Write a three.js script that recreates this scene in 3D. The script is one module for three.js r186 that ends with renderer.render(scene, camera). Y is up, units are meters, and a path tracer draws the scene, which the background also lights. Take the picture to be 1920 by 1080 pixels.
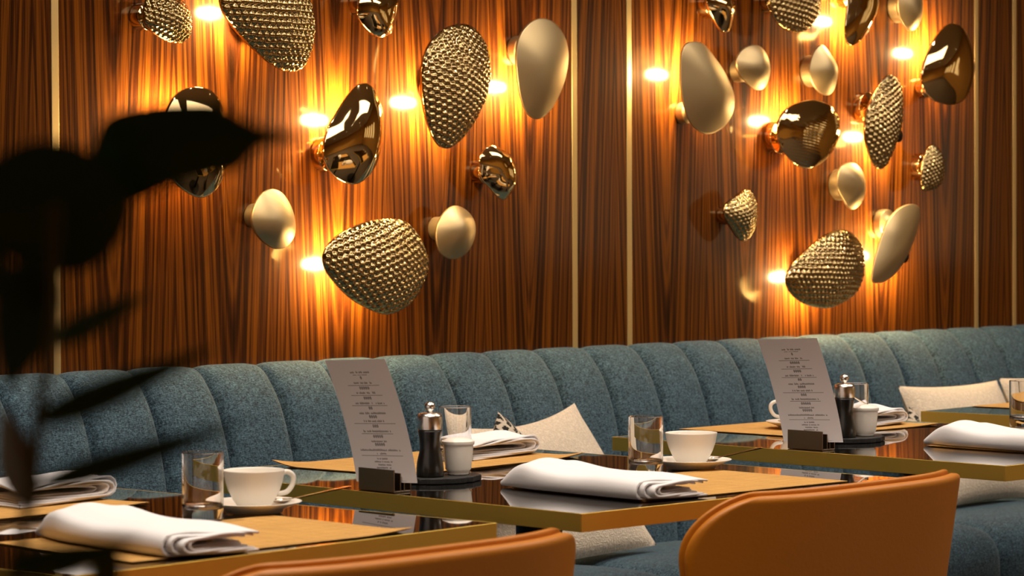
import * as THREE from 'three';
import { RoundedBoxGeometry } from 'three/addons/geometries/RoundedBoxGeometry.js';
import { mergeGeometries, mergeVertices } from 'three/addons/utils/BufferGeometryUtils.js';
import { RectAreaLightUniformsLib } from 'three/addons/lights/RectAreaLightUniformsLib.js';

RectAreaLightUniformsLib.init();
const scene = new THREE.Scene();
scene.background = new THREE.Color(0x000000);
const renderer = new THREE.WebGLRenderer({ antialias: true });
renderer.toneMapping = THREE.LinearToneMapping;
renderer.toneMappingExposure = 1.0;
renderer.shadowMap.enabled = true;

// ---------------------------------------------------------------- camera
// x runs along the panelled wall, y is up, z comes out of the wall into the room
const camera = new THREE.PerspectiveCamera(12.534, 16 / 9, 0.05, 60);
camera.position.set(-2.933, 1.108, 3.838);
const yaw = 0.8175, pitch = 0.0191, roll = -0.0037;
const viewDir = new THREE.Vector3(Math.sin(yaw) * Math.cos(pitch), -Math.sin(pitch), -Math.cos(yaw) * Math.cos(pitch));
{
  const r = new THREE.Vector3(Math.cos(yaw), 0, Math.sin(yaw));
  const u = new THREE.Vector3().crossVectors(r, viewDir);
  camera.up.copy(u.multiplyScalar(Math.cos(roll)).addScaledVector(r, -Math.sin(roll)));
  camera.lookAt(camera.position.clone().add(viewDir));
}
camera.focus = 4.3;
camera.userData.fStop = 9.6;
scene.add(camera);

// ---------------------------------------------------------------- main ceiling lights
const ROOM = { x0: -4.808, x1: 6.313, z1: 7.2, h: 3.0 };
const CEIL_LIGHTS = [[-0.85, 2.5, 2.6, 1.3], [2.4, 2.5, 2.6, 1.3]];      // x, z, width, depth
const CEIL_I = 2.5, CEIL_COLOR = new THREE.Color(1.0, 0.86, 0.72);
const LAMP_I = 1.5, LAMP_COLOR = new THREE.Color(1.0, 0.68, 0.30);
for (const [x, z, w, d] of CEIL_LIGHTS) {
  const l = new THREE.RectAreaLight(CEIL_COLOR, CEIL_I, w, d);
  l.position.set(x, ROOM.h - 0.04, z); l.lookAt(x, 0, z);
  scene.add(l);
}

// ---------------------------------------------------------------- helpers
const taken = {};
function numbered(n) { const k = taken[n] = (taken[n] ?? -1) + 1; return k ? n + '_' + String(k).padStart(3, '0') : n; }
function rng(seed) { let a = seed >>> 0; return () => { a = (a + 0x6D2B79F5) | 0; let t = Math.imul(a ^ (a >>> 15), 1 | a); t = (t + Math.imul(t ^ (t >>> 7), 61 | t)) ^ t; return ((t ^ (t >>> 14)) >>> 0) / 4294967296; }; }
function h2(x, y, s = 0) { let n = (Math.imul(x | 0, 374761393) + Math.imul(y | 0, 668265263) + Math.imul(s | 0, 974634777)) | 0; n = Math.imul(n ^ (n >>> 13), 1274126177); return ((n ^ (n >>> 16)) >>> 0) / 4294967296; }
function vn(x, y, s = 0, px = 0, py = 0) {
  const xi = Math.floor(x), yi = Math.floor(y), fx = x - xi, fy = y - yi, a = fx * fx * (3 - 2 * fx), b = fy * fy * (3 - 2 * fy);
  const X = (k) => px ? ((k % px) + px) % px : k, Y = (k) => py ? ((k % py) + py) % py : k;
  return (h2(X(xi), Y(yi), s) * (1 - a) + h2(X(xi + 1), Y(yi), s) * a) * (1 - b) + (h2(X(xi), Y(yi + 1), s) * (1 - a) + h2(X(xi + 1), Y(yi + 1), s) * a) * b;
}
const clamp = (v, a = 0, b = 1) => Math.min(b, Math.max(a, v));
const lerp = (a, b, t) => a + (b - a) * t;
const smooth = (a, b, v) => { const t = clamp((v - a) / (b - a)); return t * t * (3 - 2 * t); };
function mesh(name, geo, mat, parent) { const m = new THREE.Mesh(geo, mat); m.name = name; m.castShadow = m.receiveShadow = true; parent.add(m); return m; }
function thing(name, label, category, [x, y, z] = [0, 0, 0], turn = 0, group) {
  const o = new THREE.Group(); o.name = numbered(name); o.position.set(x, y, z); o.rotation.y = turn;
  o.userData = { label, category }; if (group) o.userData.group = group; scene.add(o); return o;
}
function copyOf(src, label, [x, y, z], turn = 0) {
  const c = src.clone(); c.name = numbered(src.name.replace(/_\d{3}$/, '')); c.position.set(x, y, z); c.rotation.y = turn;
  c.userData = { ...src.userData, label }; scene.add(c); return c;
}
function struct(name) { const o = new THREE.Group(); o.name = name; o.userData = { kind: 'structure' }; scene.add(o); return o; }
function box(w, h, d, x = 0, y = 0, z = 0) { const g = new THREE.BoxGeometry(w, h, d); g.translate(x, y, z); return g; }
function rbox(w, h, d, x = 0, y = 0, z = 0, r = 0.004, s = 3) { const g = new RoundedBoxGeometry(w, h, d, s, r); g.translate(x, y, z); return g; }
function lathe(pts, seg = 48) { return new THREE.LatheGeometry(pts.map(([r, y]) => new THREE.Vector2(Math.max(r, 1e-5), y)), seg); }
function tube(pts, r, seg = 24, rs = 10, closed = false) { return new THREE.TubeGeometry(new THREE.CatmullRomCurve3(pts.map((p) => new THREE.Vector3(...p)), closed), seg, r, rs, closed); }
// grid surface: f(i/nu, j/nv) -> [x, y, z]
function grid(nu, nv, f, uvf) {
  const pos = [], uv = [], idx = [];
  for (let j = 0; j <= nv; j++) for (let i = 0; i <= nu; i++) { const p = f(i / nu, j / nv); pos.push(...p); const t = uvf ? uvf(i / nu, j / nv, p) : [i / nu, j / nv]; uv.push(...t); }
  for (let j = 0; j < nv; j++) for (let i = 0; i < nu; i++) { const a = j * (nu + 1) + i, b = a + 1, c = a + nu + 1, d = c + 1; idx.push(a, b, d, a, d, c); }
  const g = new THREE.BufferGeometry();
  g.setAttribute('position', new THREE.Float32BufferAttribute(pos, 3)); g.setAttribute('uv', new THREE.Float32BufferAttribute(uv, 2));
  g.setIndex(idx); g.computeVertexNormals(); return g;
}
function dataTex(w, h, f, srgb = true) {
  const d = new Uint8Array(w * h * 4);
  for (let y = 0; y < h; y++) for (let x = 0; x < w; x++) { const c = f(x, y), o = (y * w + x) * 4; d[o] = clamp(c[0], 0, 255); d[o + 1] = clamp(c[1], 0, 255); d[o + 2] = clamp(c[2], 0, 255); d[o + 3] = 255; }
  const t = new THREE.DataTexture(d, w, h, THREE.RGBAFormat);
  t.wrapS = t.wrapT = THREE.RepeatWrapping; t.magFilter = THREE.LinearFilter; t.minFilter = THREE.LinearMipmapLinearFilter; t.generateMipmaps = true;
  if (srgb) t.colorSpace = THREE.SRGBColorSpace; t.needsUpdate = true; return t;
}
const tiled = (t, rx, ry) => { const c = t.clone(); c.repeat.set(rx, ry); c.needsUpdate = true; return c; };

// ---------------------------------------------------------------- materials
const PANEL_W = 1.4044, NARROW_W = 0.1842, STRIP_W = 0.0165, S0 = -0.0425;
// veneer: five leaves side by side on a wide panel, each with nested cathedral arches about its middle
const woodTex = (() => {
  const W = 2048, H = 1536, leaf = PANEL_W / 5, ht = 3.0;
  const ring = new Float32Array(8192); { const r = rng(7); for (let i = 0; i < 8192; i++) { const v = r(); ring[i] = r() < 0.22 ? v * 0.3 : 0.35 + 0.65 * v; } }
  const ringAt = (t) => { const k = Math.floor(t), f = t - k, s = f * f * (3 - 2 * f); return ring[((k % 8192) + 8192) % 8192] * (1 - s) + ring[(((k + 1) % 8192) + 8192) % 8192] * s; };
  return dataTex(W, H, (px, py) => {
    const X = px / W * PANEL_W, Y = py / H * ht, li = Math.floor(X / leaf), x0 = X - (li + 0.5) * leaf, edge = 1 - Math.pow(Math.abs(x0) / leaf * 2, 2);
    const x = x0 + edge * 0.014 * (vn(Y * 2.3, li * 7.1, 3) - 0.5), ax = Math.sqrt(x * x + 0.0009);
    const shift = [0.0, 0.02, -0.07, 0.03, 0.13][li % 5];
    // arches: each ring is a narrow U whose arms run almost straight up
    const drift = 1.0 * vn(X * 8, Y * 1.3, 11) + 0.25 * vn(X * 40, Y * 2.5, 12);
    const t = 300 + (Y + shift) * 9.5 - 215 * ax + drift;
    const coarse = ringAt(2000 + t * 0.23), v1 = ringAt(t), v2 = ringAt(4000 + t * 2.7);
    const fine = vn(X * 1100, Y * 6, 21), mid = vn(X * 330, Y * 1.6, 22);
    let v = 0.44 * v1 + 0.22 * v2 + 0.22 * coarse + 0.22 * (fine - 0.3) + 0.18 * (mid - 0.4) + 0.04;
    v = smooth(0.08, 0.88, v);
    const dark = [14, 5, 1], lo = [51, 22, 4], hi = [105, 58, 11];
    return [0, 1, 2].map((k) => v < 0.5 ? lerp(dark[k], lo[k], v * 2) : lerp(lo[k], hi[k], v * 2 - 1));
  });
})();
const M = {};
M.wood = new THREE.MeshPhysicalMaterial({ map: woodTex, roughness: 0.7, specularIntensity: 0.05, clearcoat: 0.5, clearcoatRoughness: 0.125 });
M.strip = new THREE.MeshStandardMaterial({ color: new THREE.Color(0.66, 0.49, 0.22), metalness: 0.85, roughness: 0.45 });
const brassBase = new THREE.Color(0.80, 0.60, 0.31);
M.polished = new THREE.MeshStandardMaterial({ color: brassBase, metalness: 1, roughness: 0.05 });
M.hammered = new THREE.MeshStandardMaterial({ color: new THREE.Color(0.47, 0.345, 0.155), metalness: 1, roughness: 0.07 });
M.matte = new THREE.MeshStandardMaterial({ color: new THREE.Color(0.52, 0.40, 0.22), metalness: 1, roughness: 0.47 });
M.bulb = new THREE.MeshStandardMaterial({ color: 0x331c0a, emissive: LAMP_COLOR, emissiveIntensity: 150, roughness: 0.6 });
M.ceilGlow = new THREE.MeshStandardMaterial({ color: 0xffffff, emissive: CEIL_COLOR, emissiveIntensity: 2.5, roughness: 0.6 });
M.blackGlass = new THREE.MeshPhysicalMaterial({ color: 0x050505, roughness: 0.025, clearcoat: 1, clearcoatRoughness: 0.02, ior: 1.55 });
M.goldEdge = new THREE.MeshStandardMaterial({ color: new THREE.Color(0.90, 0.65, 0.14), metalness: 1, roughness: 0.45 });
M.blackMetal = new THREE.MeshStandardMaterial({ color: 0x0b0b0b, metalness: 0.6, roughness: 0.45 });
const weaveTex = dataTex(1024, 1024, (x, y) => {
  // heathered yarn: short light and dark lengths of thread, running across and down
  const rowY = Math.floor(y / 3), rowX = Math.floor(x / 3), w1 = vn(x / 14 + h2(rowY % 341, 1, 3) * 40, rowY, 1, 0, 341), w2 = vn(rowX, y / 14 + h2(rowX % 341, 2, 3) * 40, 2, 341, 0);
  const over = ((rowX + rowY) & 1) ? w1 : w2, n = h2(x >> 1, y >> 1, 5), big = vn(x / 90, y / 90, 6, 11, 11);
  let v = clamp(0.5 + 1.05 * (over - 0.5) + 0.20 * (w1 - 0.5) + 0.35 * (n - 0.5) + 0.06 * (big - 0.5));
  const d = [10, 18, 24], m = [46, 70, 86], l = [94, 124, 139];
  return [0, 1, 2].map((k) => v < 0.5 ? lerp(d[k], m[k], v * 2) : lerp(m[k], l[k], v * 2 - 1));
});
M.fabric = new THREE.MeshPhysicalMaterial({ map: tiled(weaveTex, 3.7, 3.7), roughness: 0.95, bumpMap: tiled(weaveTex, 3.7, 3.7), bumpScale: 0.0006, sheen: 0.3, sheenRoughness: 0.7, sheenColor: new THREE.Color(0.5, 0.6, 0.65) });
const leatherTex = dataTex(512, 512, (x, y) => { const v = 128 + 70 * (vn(x / 6, y / 6, 31, 85, 85) - 0.5) + 60 * (vn(x / 13, y / 13, 32, 39, 39) - 0.5); return [v, v, v]; }, false);
M.leather = new THREE.MeshPhysicalMaterial({ color: new THREE.Color(0.50, 0.165, 0.003), roughness: 0.5, bumpMap: tiled(leatherTex, 5, 5), bumpScale: 0.0003, clearcoat: 0.15, clearcoatRoughness: 0.4 });
const matTex = dataTex(512, 512, (x, y) => { const g = vn(x / 2, y / 40, 41, 256, 12) * 0.5 + vn(x / 40, y / 2, 42, 12, 256) * 0.5, n = h2(x, y, 43); const v = 0.84 + 0.22 * (g - 0.5) + 0.1 * (n - 0.5); return [226 * v, 174 * v, 100 * v]; });
M.mat = new THREE.MeshPhysicalMaterial({ map: tiled(matTex, 2, 2), roughness: 0.9, specularIntensity: 0.25 });
const clothTex = dataTex(256, 256, (x, y) => { const v = 150 + 60 * (h2(x >> 1, y, 51) - 0.5) + 60 * (h2(x, y >> 1, 52) - 0.5); return [v, v, v]; }, false);
M.napkin = new THREE.MeshPhysicalMaterial({ color: new THREE.Color(0.80, 0.785, 0.80), roughness: 0.9, bumpMap: tiled(clothTex, 10, 10), bumpScale: 0.00015, sheen: 0.2, sheenRoughness: 0.6 });
M.porcelain = new THREE.MeshPhysicalMaterial({ color: new THREE.Color(0.90, 0.85, 0.77), roughness: 0.3, specularIntensity: 0.6, clearcoat: 0.2, clearcoatRoughness: 0.06 });
M.steel = new THREE.MeshStandardMaterial({ color: new THREE.Color(0.72, 0.68, 0.63), metalness: 1, roughness: 0.24 });
M.silver = new THREE.MeshStandardMaterial({ color: new THREE.Color(0.78, 0.72, 0.64), metalness: 1, roughness: 0.16 });
M.glass = new THREE.MeshPhysicalMaterial({ color: 0xffffff, roughness: 0.0, transmission: 1, thickness: 0.003, ior: 1.5 });
M.millBody = new THREE.MeshPhysicalMaterial({ color: 0x080706, roughness: 0.35, clearcoat: 0.6, clearcoatRoughness: 0.15 });
const slateTex = dataTex(256, 256, (x, y) => { const v = 128 + 110 * (vn(x / 9, y / 9, 61, 28, 28) - 0.5) + 90 * (vn(x / 3, y / 3, 62, 85, 85) - 0.5); return [v, v, v]; }, false);
M.slate = new THREE.MeshStandardMaterial({ color: 0x141312, roughness: 0.6, bumpMap: tiled(slateTex, 4, 4), bumpScale: 0.0012 });
M.bronze = new THREE.MeshStandardMaterial({ color: new THREE.Color(0.30, 0.23, 0.16), metalness: 1, roughness: 0.3 });
const boucleTex = dataTex(512, 512, (x, y) => { let v = vn(x / 7, y / 7, 71, 73, 73); const w = vn(x / 3.2, y / 3.2, 72, 160, 160); v = clamp(0.62 * Math.abs(v - 0.5) * 2 + 0.5 * w); const k = 0.86 + 0.16 * v; return [222 * k, 208 * k, 188 * k]; });
M.boucle = new THREE.MeshStandardMaterial({ map: tiled(boucleTex, 3.4, 3.4), roughness: 1, bumpMap: tiled(boucleTex, 3.4, 3.4), bumpScale: 0.004 });
const patternTex = dataTex(256, 256, (x, y) => { const a = Math.abs(((x + 10 * Math.sin(y / 9)) / 22 + y / 60) % 1), b = h2(x >> 1, y >> 1, 81); const on = (a < 0.62) && (Math.sin(y / 5 + x / 17) > -0.72) && b > 0.1; return on ? [26, 27, 24] : [196, 184, 166]; });
M.pattern = new THREE.MeshStandardMaterial({ map: tiled(patternTex, 4.5, 4.5), roughness: 1 });
M.leaf = new THREE.MeshPhysicalMaterial({ color: new THREE.Color(0.035, 0.070, 0.024), roughness: 0.6, specularIntensity: 0.5, side: THREE.DoubleSide });
M.stem = new THREE.MeshStandardMaterial({ color: new THREE.Color(0.09, 0.085, 0.03), roughness: 0.8 });
M.ceiling = new THREE.MeshStandardMaterial({ color: new THREE.Color(0.50, 0.42, 0.30), roughness: 0.9 });
M.plaster = new THREE.MeshStandardMaterial({ color: new THREE.Color(0.56, 0.29, 0.06), roughness: 0.9 });
M.floor = new THREE.MeshStandardMaterial({ color: new THREE.Color(0.06, 0.042, 0.03), roughness: 0.5 });
M.arch = new THREE.MeshStandardMaterial({ color: 0xffffff, emissive: new THREE.Color(1, 0.72, 0.32), emissiveIntensity: 0.4 });

// ---------------------------------------------------------------- room shell
{
  const w = struct('wall_back');
  const back = mesh('backing', box(ROOM.x1 - ROOM.x0 + 0.4, ROOM.h, 0.2, (ROOM.x0 + ROOM.x1) / 2, ROOM.h / 2, -0.125), M.ceiling, w);
  const P = PANEL_W + NARROW_W, top = ROOM.h;
  const panel = (x0, x1, u0) => {
    const wd = x1 - x0 - STRIP_W, g = rbox(wd, top, 0.024, 0, 0, 0, 0.0015, 1), p = g.attributes.position, uv = g.attributes.uv;
    for (let i = 0; i < p.count; i++) uv.setXY(i, (p.getX(i) + wd / 2) / PANEL_W + u0, (p.getY(i) + top / 2) / 3.0);
    const m = mesh('veneer_panel', g, M.wood, w); m.position.set((x0 + x1) / 2, top / 2, -0.012);
  };
  const strip = (x) => { const m = mesh('brass_strip', rbox(STRIP_W, top, 0.02, 0, 0, 0, 0.001, 1), M.strip, w); m.position.set(x, top / 2, -0.009); };
  for (let k = -3; k <= 3; k++) {
    const a = S0 + k * P;
    panel(a, a + PANEL_W, 0.01); panel(a + PANEL_W, a + P, 0.11); strip(a + PANEL_W); strip(a);
  }
  const f = struct('floor'); mesh('floor_slab', box(ROOM.x1 - ROOM.x0 + 0.4, 0.2, ROOM.z1 + 0.6, (ROOM.x0 + ROOM.x1) / 2, -0.1, ROOM.z1 / 2), M.floor, f);
  const c = struct('ceiling'); mesh('ceiling_slab', box(ROOM.x1 - ROOM.x0 + 0.4, 0.2, ROOM.z1 + 0.6, (ROOM.x0 + ROOM.x1) / 2, ROOM.h + 0.1, ROOM.z1 / 2), M.ceiling, c);
  const l = struct('wall_left'); mesh('plaster_wall', box(0.2, ROOM.h, ROOM.z1 + 0.4, ROOM.x0 - 0.1, ROOM.h / 2, ROOM.z1 / 2), M.plaster, l);
  const r = struct('wall_right'); mesh('plaster_wall', box(0.2, ROOM.h, ROOM.z1 + 0.4, ROOM.x1 + 0.1, ROOM.h / 2, ROOM.z1 / 2), M.plaster, r);
  const o = struct('wall_front'); mesh('plaster_wall', box(ROOM.x1 - ROOM.x0 + 0.4, ROOM.h, 0.2, (ROOM.x0 + ROOM.x1) / 2, ROOM.h / 2, ROOM.z1 + 0.1), M.plaster, o);
  // lit arched niches on the far side of the room, mirrored in the polished sconces
  const s = new THREE.Shape(); s.moveTo(-0.28, 0); s.lineTo(0.28, 0); s.lineTo(0.28, 0.95); s.absarc(0, 0.95, 0.28, 0, Math.PI); s.lineTo(-0.28, 0);
  const ag = new THREE.ExtrudeGeometry(s, { depth: 0.03, bevelEnabled: false, curveSegments: 16 });
  ['leftmost', 'second', 'middle', 'fourth', 'rightmost'].forEach((n, k) => {
    const z = 6.3 - k * 0.95, a = thing('arched_light_niche', `glowing arched niche in the side wall outside the photo, ${n} of five`, 'niche light', [ROOM.x1 - 0.005, 1.0, z], -Math.PI / 2, 'lit niches in the side wall');
    mesh('lit_pane', ag, M.arch, a);
    const L = new THREE.RectAreaLight(new THREE.Color(1, 0.72, 0.32), 0.2, 0.5, 1.1); L.position.set(ROOM.x1 - 0.05, 1.6, z); L.lookAt(0, 1.6, z); scene.add(L);
  });
}
// ceiling lights: two long diffusers over the tables and a field of small downlights
CEIL_LIGHTS.forEach(([x, z, w, d], i) => {
  const t = thing('ceiling_light_panel', ['long diffused ceiling light over the left tables', 'long diffused ceiling light over the right tables'][i], 'ceiling light', [x, ROOM.h, z], 0, 'ceiling light panels');
  mesh('frame', mergeGeometries([box(w + 0.06, 0.03, 0.03, 0, -0.015, d / 2 + 0.015), box(w + 0.06, 0.03, 0.03, 0, -0.015, -d / 2 - 0.015), box(0.03, 0.03, d, w / 2 + 0.015, -0.015, 0), box(0.03, 0.03, d, -w / 2 - 0.015, -0.015, 0)]), M.blackMetal, t);
  mesh('diffuser', box(w, 0.01, d, 0, -0.012, 0), M.ceilGlow, t);
});
{
  const ring = lathe([[0.045, 0], [0.06, 0], [0.06, -0.008], [0.045, -0.008], [0.045, 0]], 24), lens = new THREE.CylinderGeometry(0.044, 0.044, 0.004, 24);
  for (const [x, z, I] of [[-1.4, 1.05, 7], [-0.1, 1.0, 7], [1.3, 1.0, 7], [2.7, 1.0, 7], [-0.6, 4.4, 10], [0.8, 4.2, 10], [2.2, 4.5, 10], [3.6, 4.2, 10], [0.1, 5.9, 10], [1.6, 5.8, 10], [3.2, 5.9, 10], [5.5, 2.6, 2], [5.5, 4.1, 3], [5.5, 5.6, 5]]) {
    const t = thing('ceiling_downlight', 'small round recessed ceiling downlight above the tables', 'downlight', [x, ROOM.h, z], 0, 'recessed ceiling downlights');
    mesh('trim_ring', ring, M.blackMetal, t); const l = mesh('lens', lens, M.ceilGlow, t); l.position.y = -0.004;
    const s = new THREE.SpotLight(CEIL_COLOR, I, 0, 0.85, 0.6, 2); s.position.set(x, ROOM.h - 0.03, z); s.target.position.set(x, 0, z); s.castShadow = true; s.shadow.radius = 2; scene.add(s, s.target);
  }
}

// ---------------------------------------------------------------- brass pebble sconces
const SCONCES = [
 ['hs', [0.178, 1.519], [[11,48],[39,28],[52,11],[57,-8],[52,-30],[39,-44],[11,-48],[-15,-41],[-53,-18],[-57,8],[-49,33],[-23,48]], [-0.025, 0.001, 0.026], null, 'small hammered brass pebble sconce cut by the top edge, above the dark leaf'],
 ['hl', [0.4, 1.531], [[-120,24],[-113,4],[-97,-15],[-66,-42],[-21,-74],[19,-95],[57,-103],[90,-93],[109,-64],[120,-28],[119,4],[110,38],[86,73],[38,97],[-23,103],[-83,86],[-116,54]], [-0.005, 0.0, 0.028], [-0.028, 0.013], 'largest hammered brass sconce, cut by the top edge of the photo'],
 ['ps', [0.717, 1.561], [[-55,20],[-58,-8],[-44,-27],[-16,-47],[8,-51],[37,-40],[52,-12],[58,13],[58,27],[38,45],[-2,51],[-41,38]], [-0.008, 0.017, 0.025], null, 'small rippled mirror brass sconce at the top edge, right of the largest one'],
 ['hl', [0.912, 1.419], [[9,128],[46,126],[78,105],[97,74],[101,32],[90,-18],[53,-73],[12,-111],[-25,-128],[-53,-121],[-79,-87],[-96,-41],[-101,3],[-97,46],[-72,89],[-31,116]], [-0.005, 0.0, 0.028], [-0.019, -0.029], 'tall upright hammered brass sconce beside the tall matte one'],
 ['ml', [1.174, 1.466], [[-3,107],[38,100],[69,74],[82,39],[75,-12],[51,-57],[20,-90],[-15,-107],[-45,-98],[-66,-67],[-77,-27],[-82,22],[-74,60],[-44,91]], [0.003, 0.043, 0.031], [-0.007, -0.033], 'tall matte brass sconce narrowing downwards, nearest the left of the double strips'],
 ['pl', [0.221, 1.288], [[4,103],[42,95],[65,68],[78,18],[76,-37],[56,-80],[17,-103],[-26,-92],[-61,-64],[-77,-20],[-78,29],[-58,75],[-30,96]], [-0.005, 0.0, 0.028], [-0.005, 0.025], 'dark mirror brass sconce half hidden by the plant leaf'],
 ['pl', [0.623, 1.315], [[30,100],[52,94],[67,74],[78,50],[81,21],[79,-7],[66,-52],[41,-84],[7,-100],[-27,-96],[-60,-79],[-79,-54],[-81,-28],[-69,7],[-44,41],[-16,73],[8,94]], [-0.01, -0.04, 0.035], [0.02, 0.031], 'large mirror polished brass sconce left of the tall hammered one'],
 ['ps', [1.065, 1.245], [[-21,57],[12,47],[35,39],[52,22],[57,6],[51,-25],[33,-45],[15,-57],[-3,-51],[-26,-32],[-48,-14],[-55,7],[-57,27],[-43,48]], [-0.009, 0.001, 0.025], null, 'small rippled mirror brass sconce below the tall matte one'],
 ['ms', [0.434, 1.146], [[-3,58],[23,51],[42,31],[55,1],[55,-32],[37,-52],[9,-58],[-22,-46],[-45,-26],[-55,-2],[-48,24],[-29,48]], [-0.006, 0.006, 0.024], null, 'small matte brass sconce below the plant leaf tip'],
 ['hl', [0.685, 1.052], [[38,96],[85,89],[115,65],[135,37],[145,6],[134,-28],[106,-65],[71,-86],[29,-96],[-14,-87],[-72,-62],[-117,-28],[-141,0],[-145,23],[-128,47],[-87,71],[-29,89]], [-0.005, 0.0, 0.028], [-0.041, 0.005], 'wide hammered brass sconce lowest on the left wall panel'],
 ['ms', [0.937, 1.12], [[-4,55],[32,45],[55,22],[58,-4],[42,-33],[14,-51],[-13,-55],[-45,-42],[-58,-16],[-56,12],[-35,40]], [-0.008, 0.008, 0.024], null, 'small matte brass sconce right of the lowest hammered one on the left panel'],
 ['ml', [1.731, 1.447], [[-54,103],[-19,100],[28,69],[69,30],[96,-14],[93,-48],[69,-78],[22,-101],[-14,-103],[-55,-86],[-78,-58],[-93,-10],[-96,38],[-92,77],[-77,97]], [-0.001, -0.054, 0.024], [-0.019, 0.036], 'large matte brass sconce nearest the right of the double strips'],
 ['ms', [1.932, 1.505], [[3,52],[27,49],[49,33],[59,14],[62,-6],[54,-32],[40,-48],[27,-52],[6,-51],[-23,-38],[-51,-20],[-62,-5],[-62,15],[-46,34],[-25,46]], [0.0, -0.007, 0.026], null, 'small matte brass sconce just right of the large matte one on the right panel'],
 ['ms', [2.207, 1.511], [[-8,60],[14,52],[31,37],[48,20],[56,1],[53,-24],[42,-46],[20,-60],[-8,-57],[-31,-46],[-50,-27],[-56,-5],[-47,25],[-33,46]], [0.012, -0.001, 0.038], null, 'small matte brass sconce above the round fluted mirror one'],
 ['ps', [1.814, 1.634], [[-57,17],[-49,-4],[-26,-31],[-3,-50],[16,-54],[37,-43],[52,-15],[57,-3],[51,24],[23,49],[-16,54],[-49,36]], [0.004, 0.013, 0.032], null, 'small rippled mirror brass sconce at the top edge of the right panel'],
 ['hl', [2.057, 1.667], [[-102,-5],[-88,-31],[-69,-54],[-30,-71],[11,-76],[52,-65],[82,-39],[100,-10],[102,8],[84,51],[42,73],[-11,76],[-66,53],[-97,20]], [-0.005, 0.0, 0.028], null, 'rounded hammered brass sconce cut by the top edge of the right panel'],
 ['pl', [2.329, 1.672], [[-56,9],[-63,-22],[-70,-62],[-63,-90],[-46,-100],[-14,-90],[23,-64],[56,-24],[70,17],[63,69],[30,100],[-10,100],[-37,69]], [0.027, 0.029, 0.029], [0.02, -0.03], 'narrow mirror brass sconce tapering down from the top edge'],
 ['ms', [2.572, 1.688], [[-54,11],[-51,-18],[-35,-45],[-7,-61],[15,-60],[38,-44],[52,-17],[54,18],[42,51],[2,61],[-40,45]], [0.014, 0.001, 0.04], null, 'small matte brass sconce at the top edge, above the rightmost mirror one'],
 ['pl', [2.705, 1.547], [[11,103],[57,97],[90,72],[113,35],[120,-11],[109,-49],[79,-83],[27,-103],[-32,-102],[-83,-89],[-115,-62],[-120,-34],[-105,8],[-76,46],[-32,85]], [-0.013, -0.059, 0.026], [-0.007, 0.033], 'rightmost large mirror polished brass sconce against the brass strip'],
 ['rl', [2.114, 1.352], [[-6,81],[36,81],[84,72],[112,53],[124,28],[122,-1],[97,-36],[59,-62],[21,-77],[-7,-81],[-44,-76],[-81,-57],[-114,-27],[-124,3],[-116,35],[-81,61]], [-0.04, -0.007, 0.038], [-0.019, 0.035], 'round fluted mirror brass sconce in the middle of the right panel'],
 ['hl', [2.419, 1.391], [[32,118],[68,102],[81,70],[80,40],[78,4],[66,-31],[39,-73],[9,-109],[-16,-118],[-40,-107],[-70,-64],[-81,-23],[-73,20],[-50,56],[-25,83],[3,107]], [0.015, 0.037, 0.039], [0.06, -0.032], 'narrow upright hammered brass sconce right of the fluted mirror one'],
 ['hs', [2.668, 1.283], [[5,58],[31,42],[48,11],[48,-22],[31,-47],[-6,-58],[-36,-58],[-48,-36],[-47,-3],[-35,31],[-16,52]], [0.01, 0.003, 0.034], null, 'small hammered brass sconce farthest right, below the big mirror one'],
 ['ms', [2.321, 1.232], [[-1,57],[29,49],[51,29],[57,0],[44,-35],[9,-57],[-16,-50],[-35,-30],[-55,-4],[-57,19],[-45,45]], [0.012, 0.004, 0.038], null, 'small matte brass sconce below the fluted mirror one'],
 ['hs', [1.883, 1.159], [[27,61],[46,52],[60,28],[58,-20],[46,-40],[17,-61],[-7,-55],[-31,-35],[-60,-2],[-60,19],[-36,37],[-2,52]], [-0.005, 0.0, 0.022], null, 'small hammered brass sconce leftmost in the lower right panel'],
 ['hl', [2.18, 1.031], [[63,94],[111,84],[146,56],[158,12],[148,-32],[122,-60],[74,-81],[16,-94],[-45,-91],[-106,-75],[-146,-49],[-158,-24],[-141,6],[-96,35],[-45,63],[11,85]], [-0.005, 0.0, 0.028], [-0.006, -0.021], 'wide hammered brass sconce lowest on the right wall panel'],
 ['ml', [2.475, 1.091], [[67,98],[95,90],[102,72],[88,27],[44,-34],[-11,-78],[-72,-98],[-102,-93],[-102,-68],[-72,2],[-44,49],[5,84]], [0.043, 0.049, 0.036], [0.03, -0.032], 'long slanting matte brass sconce beside the lowest hammered one'],
];

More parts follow.
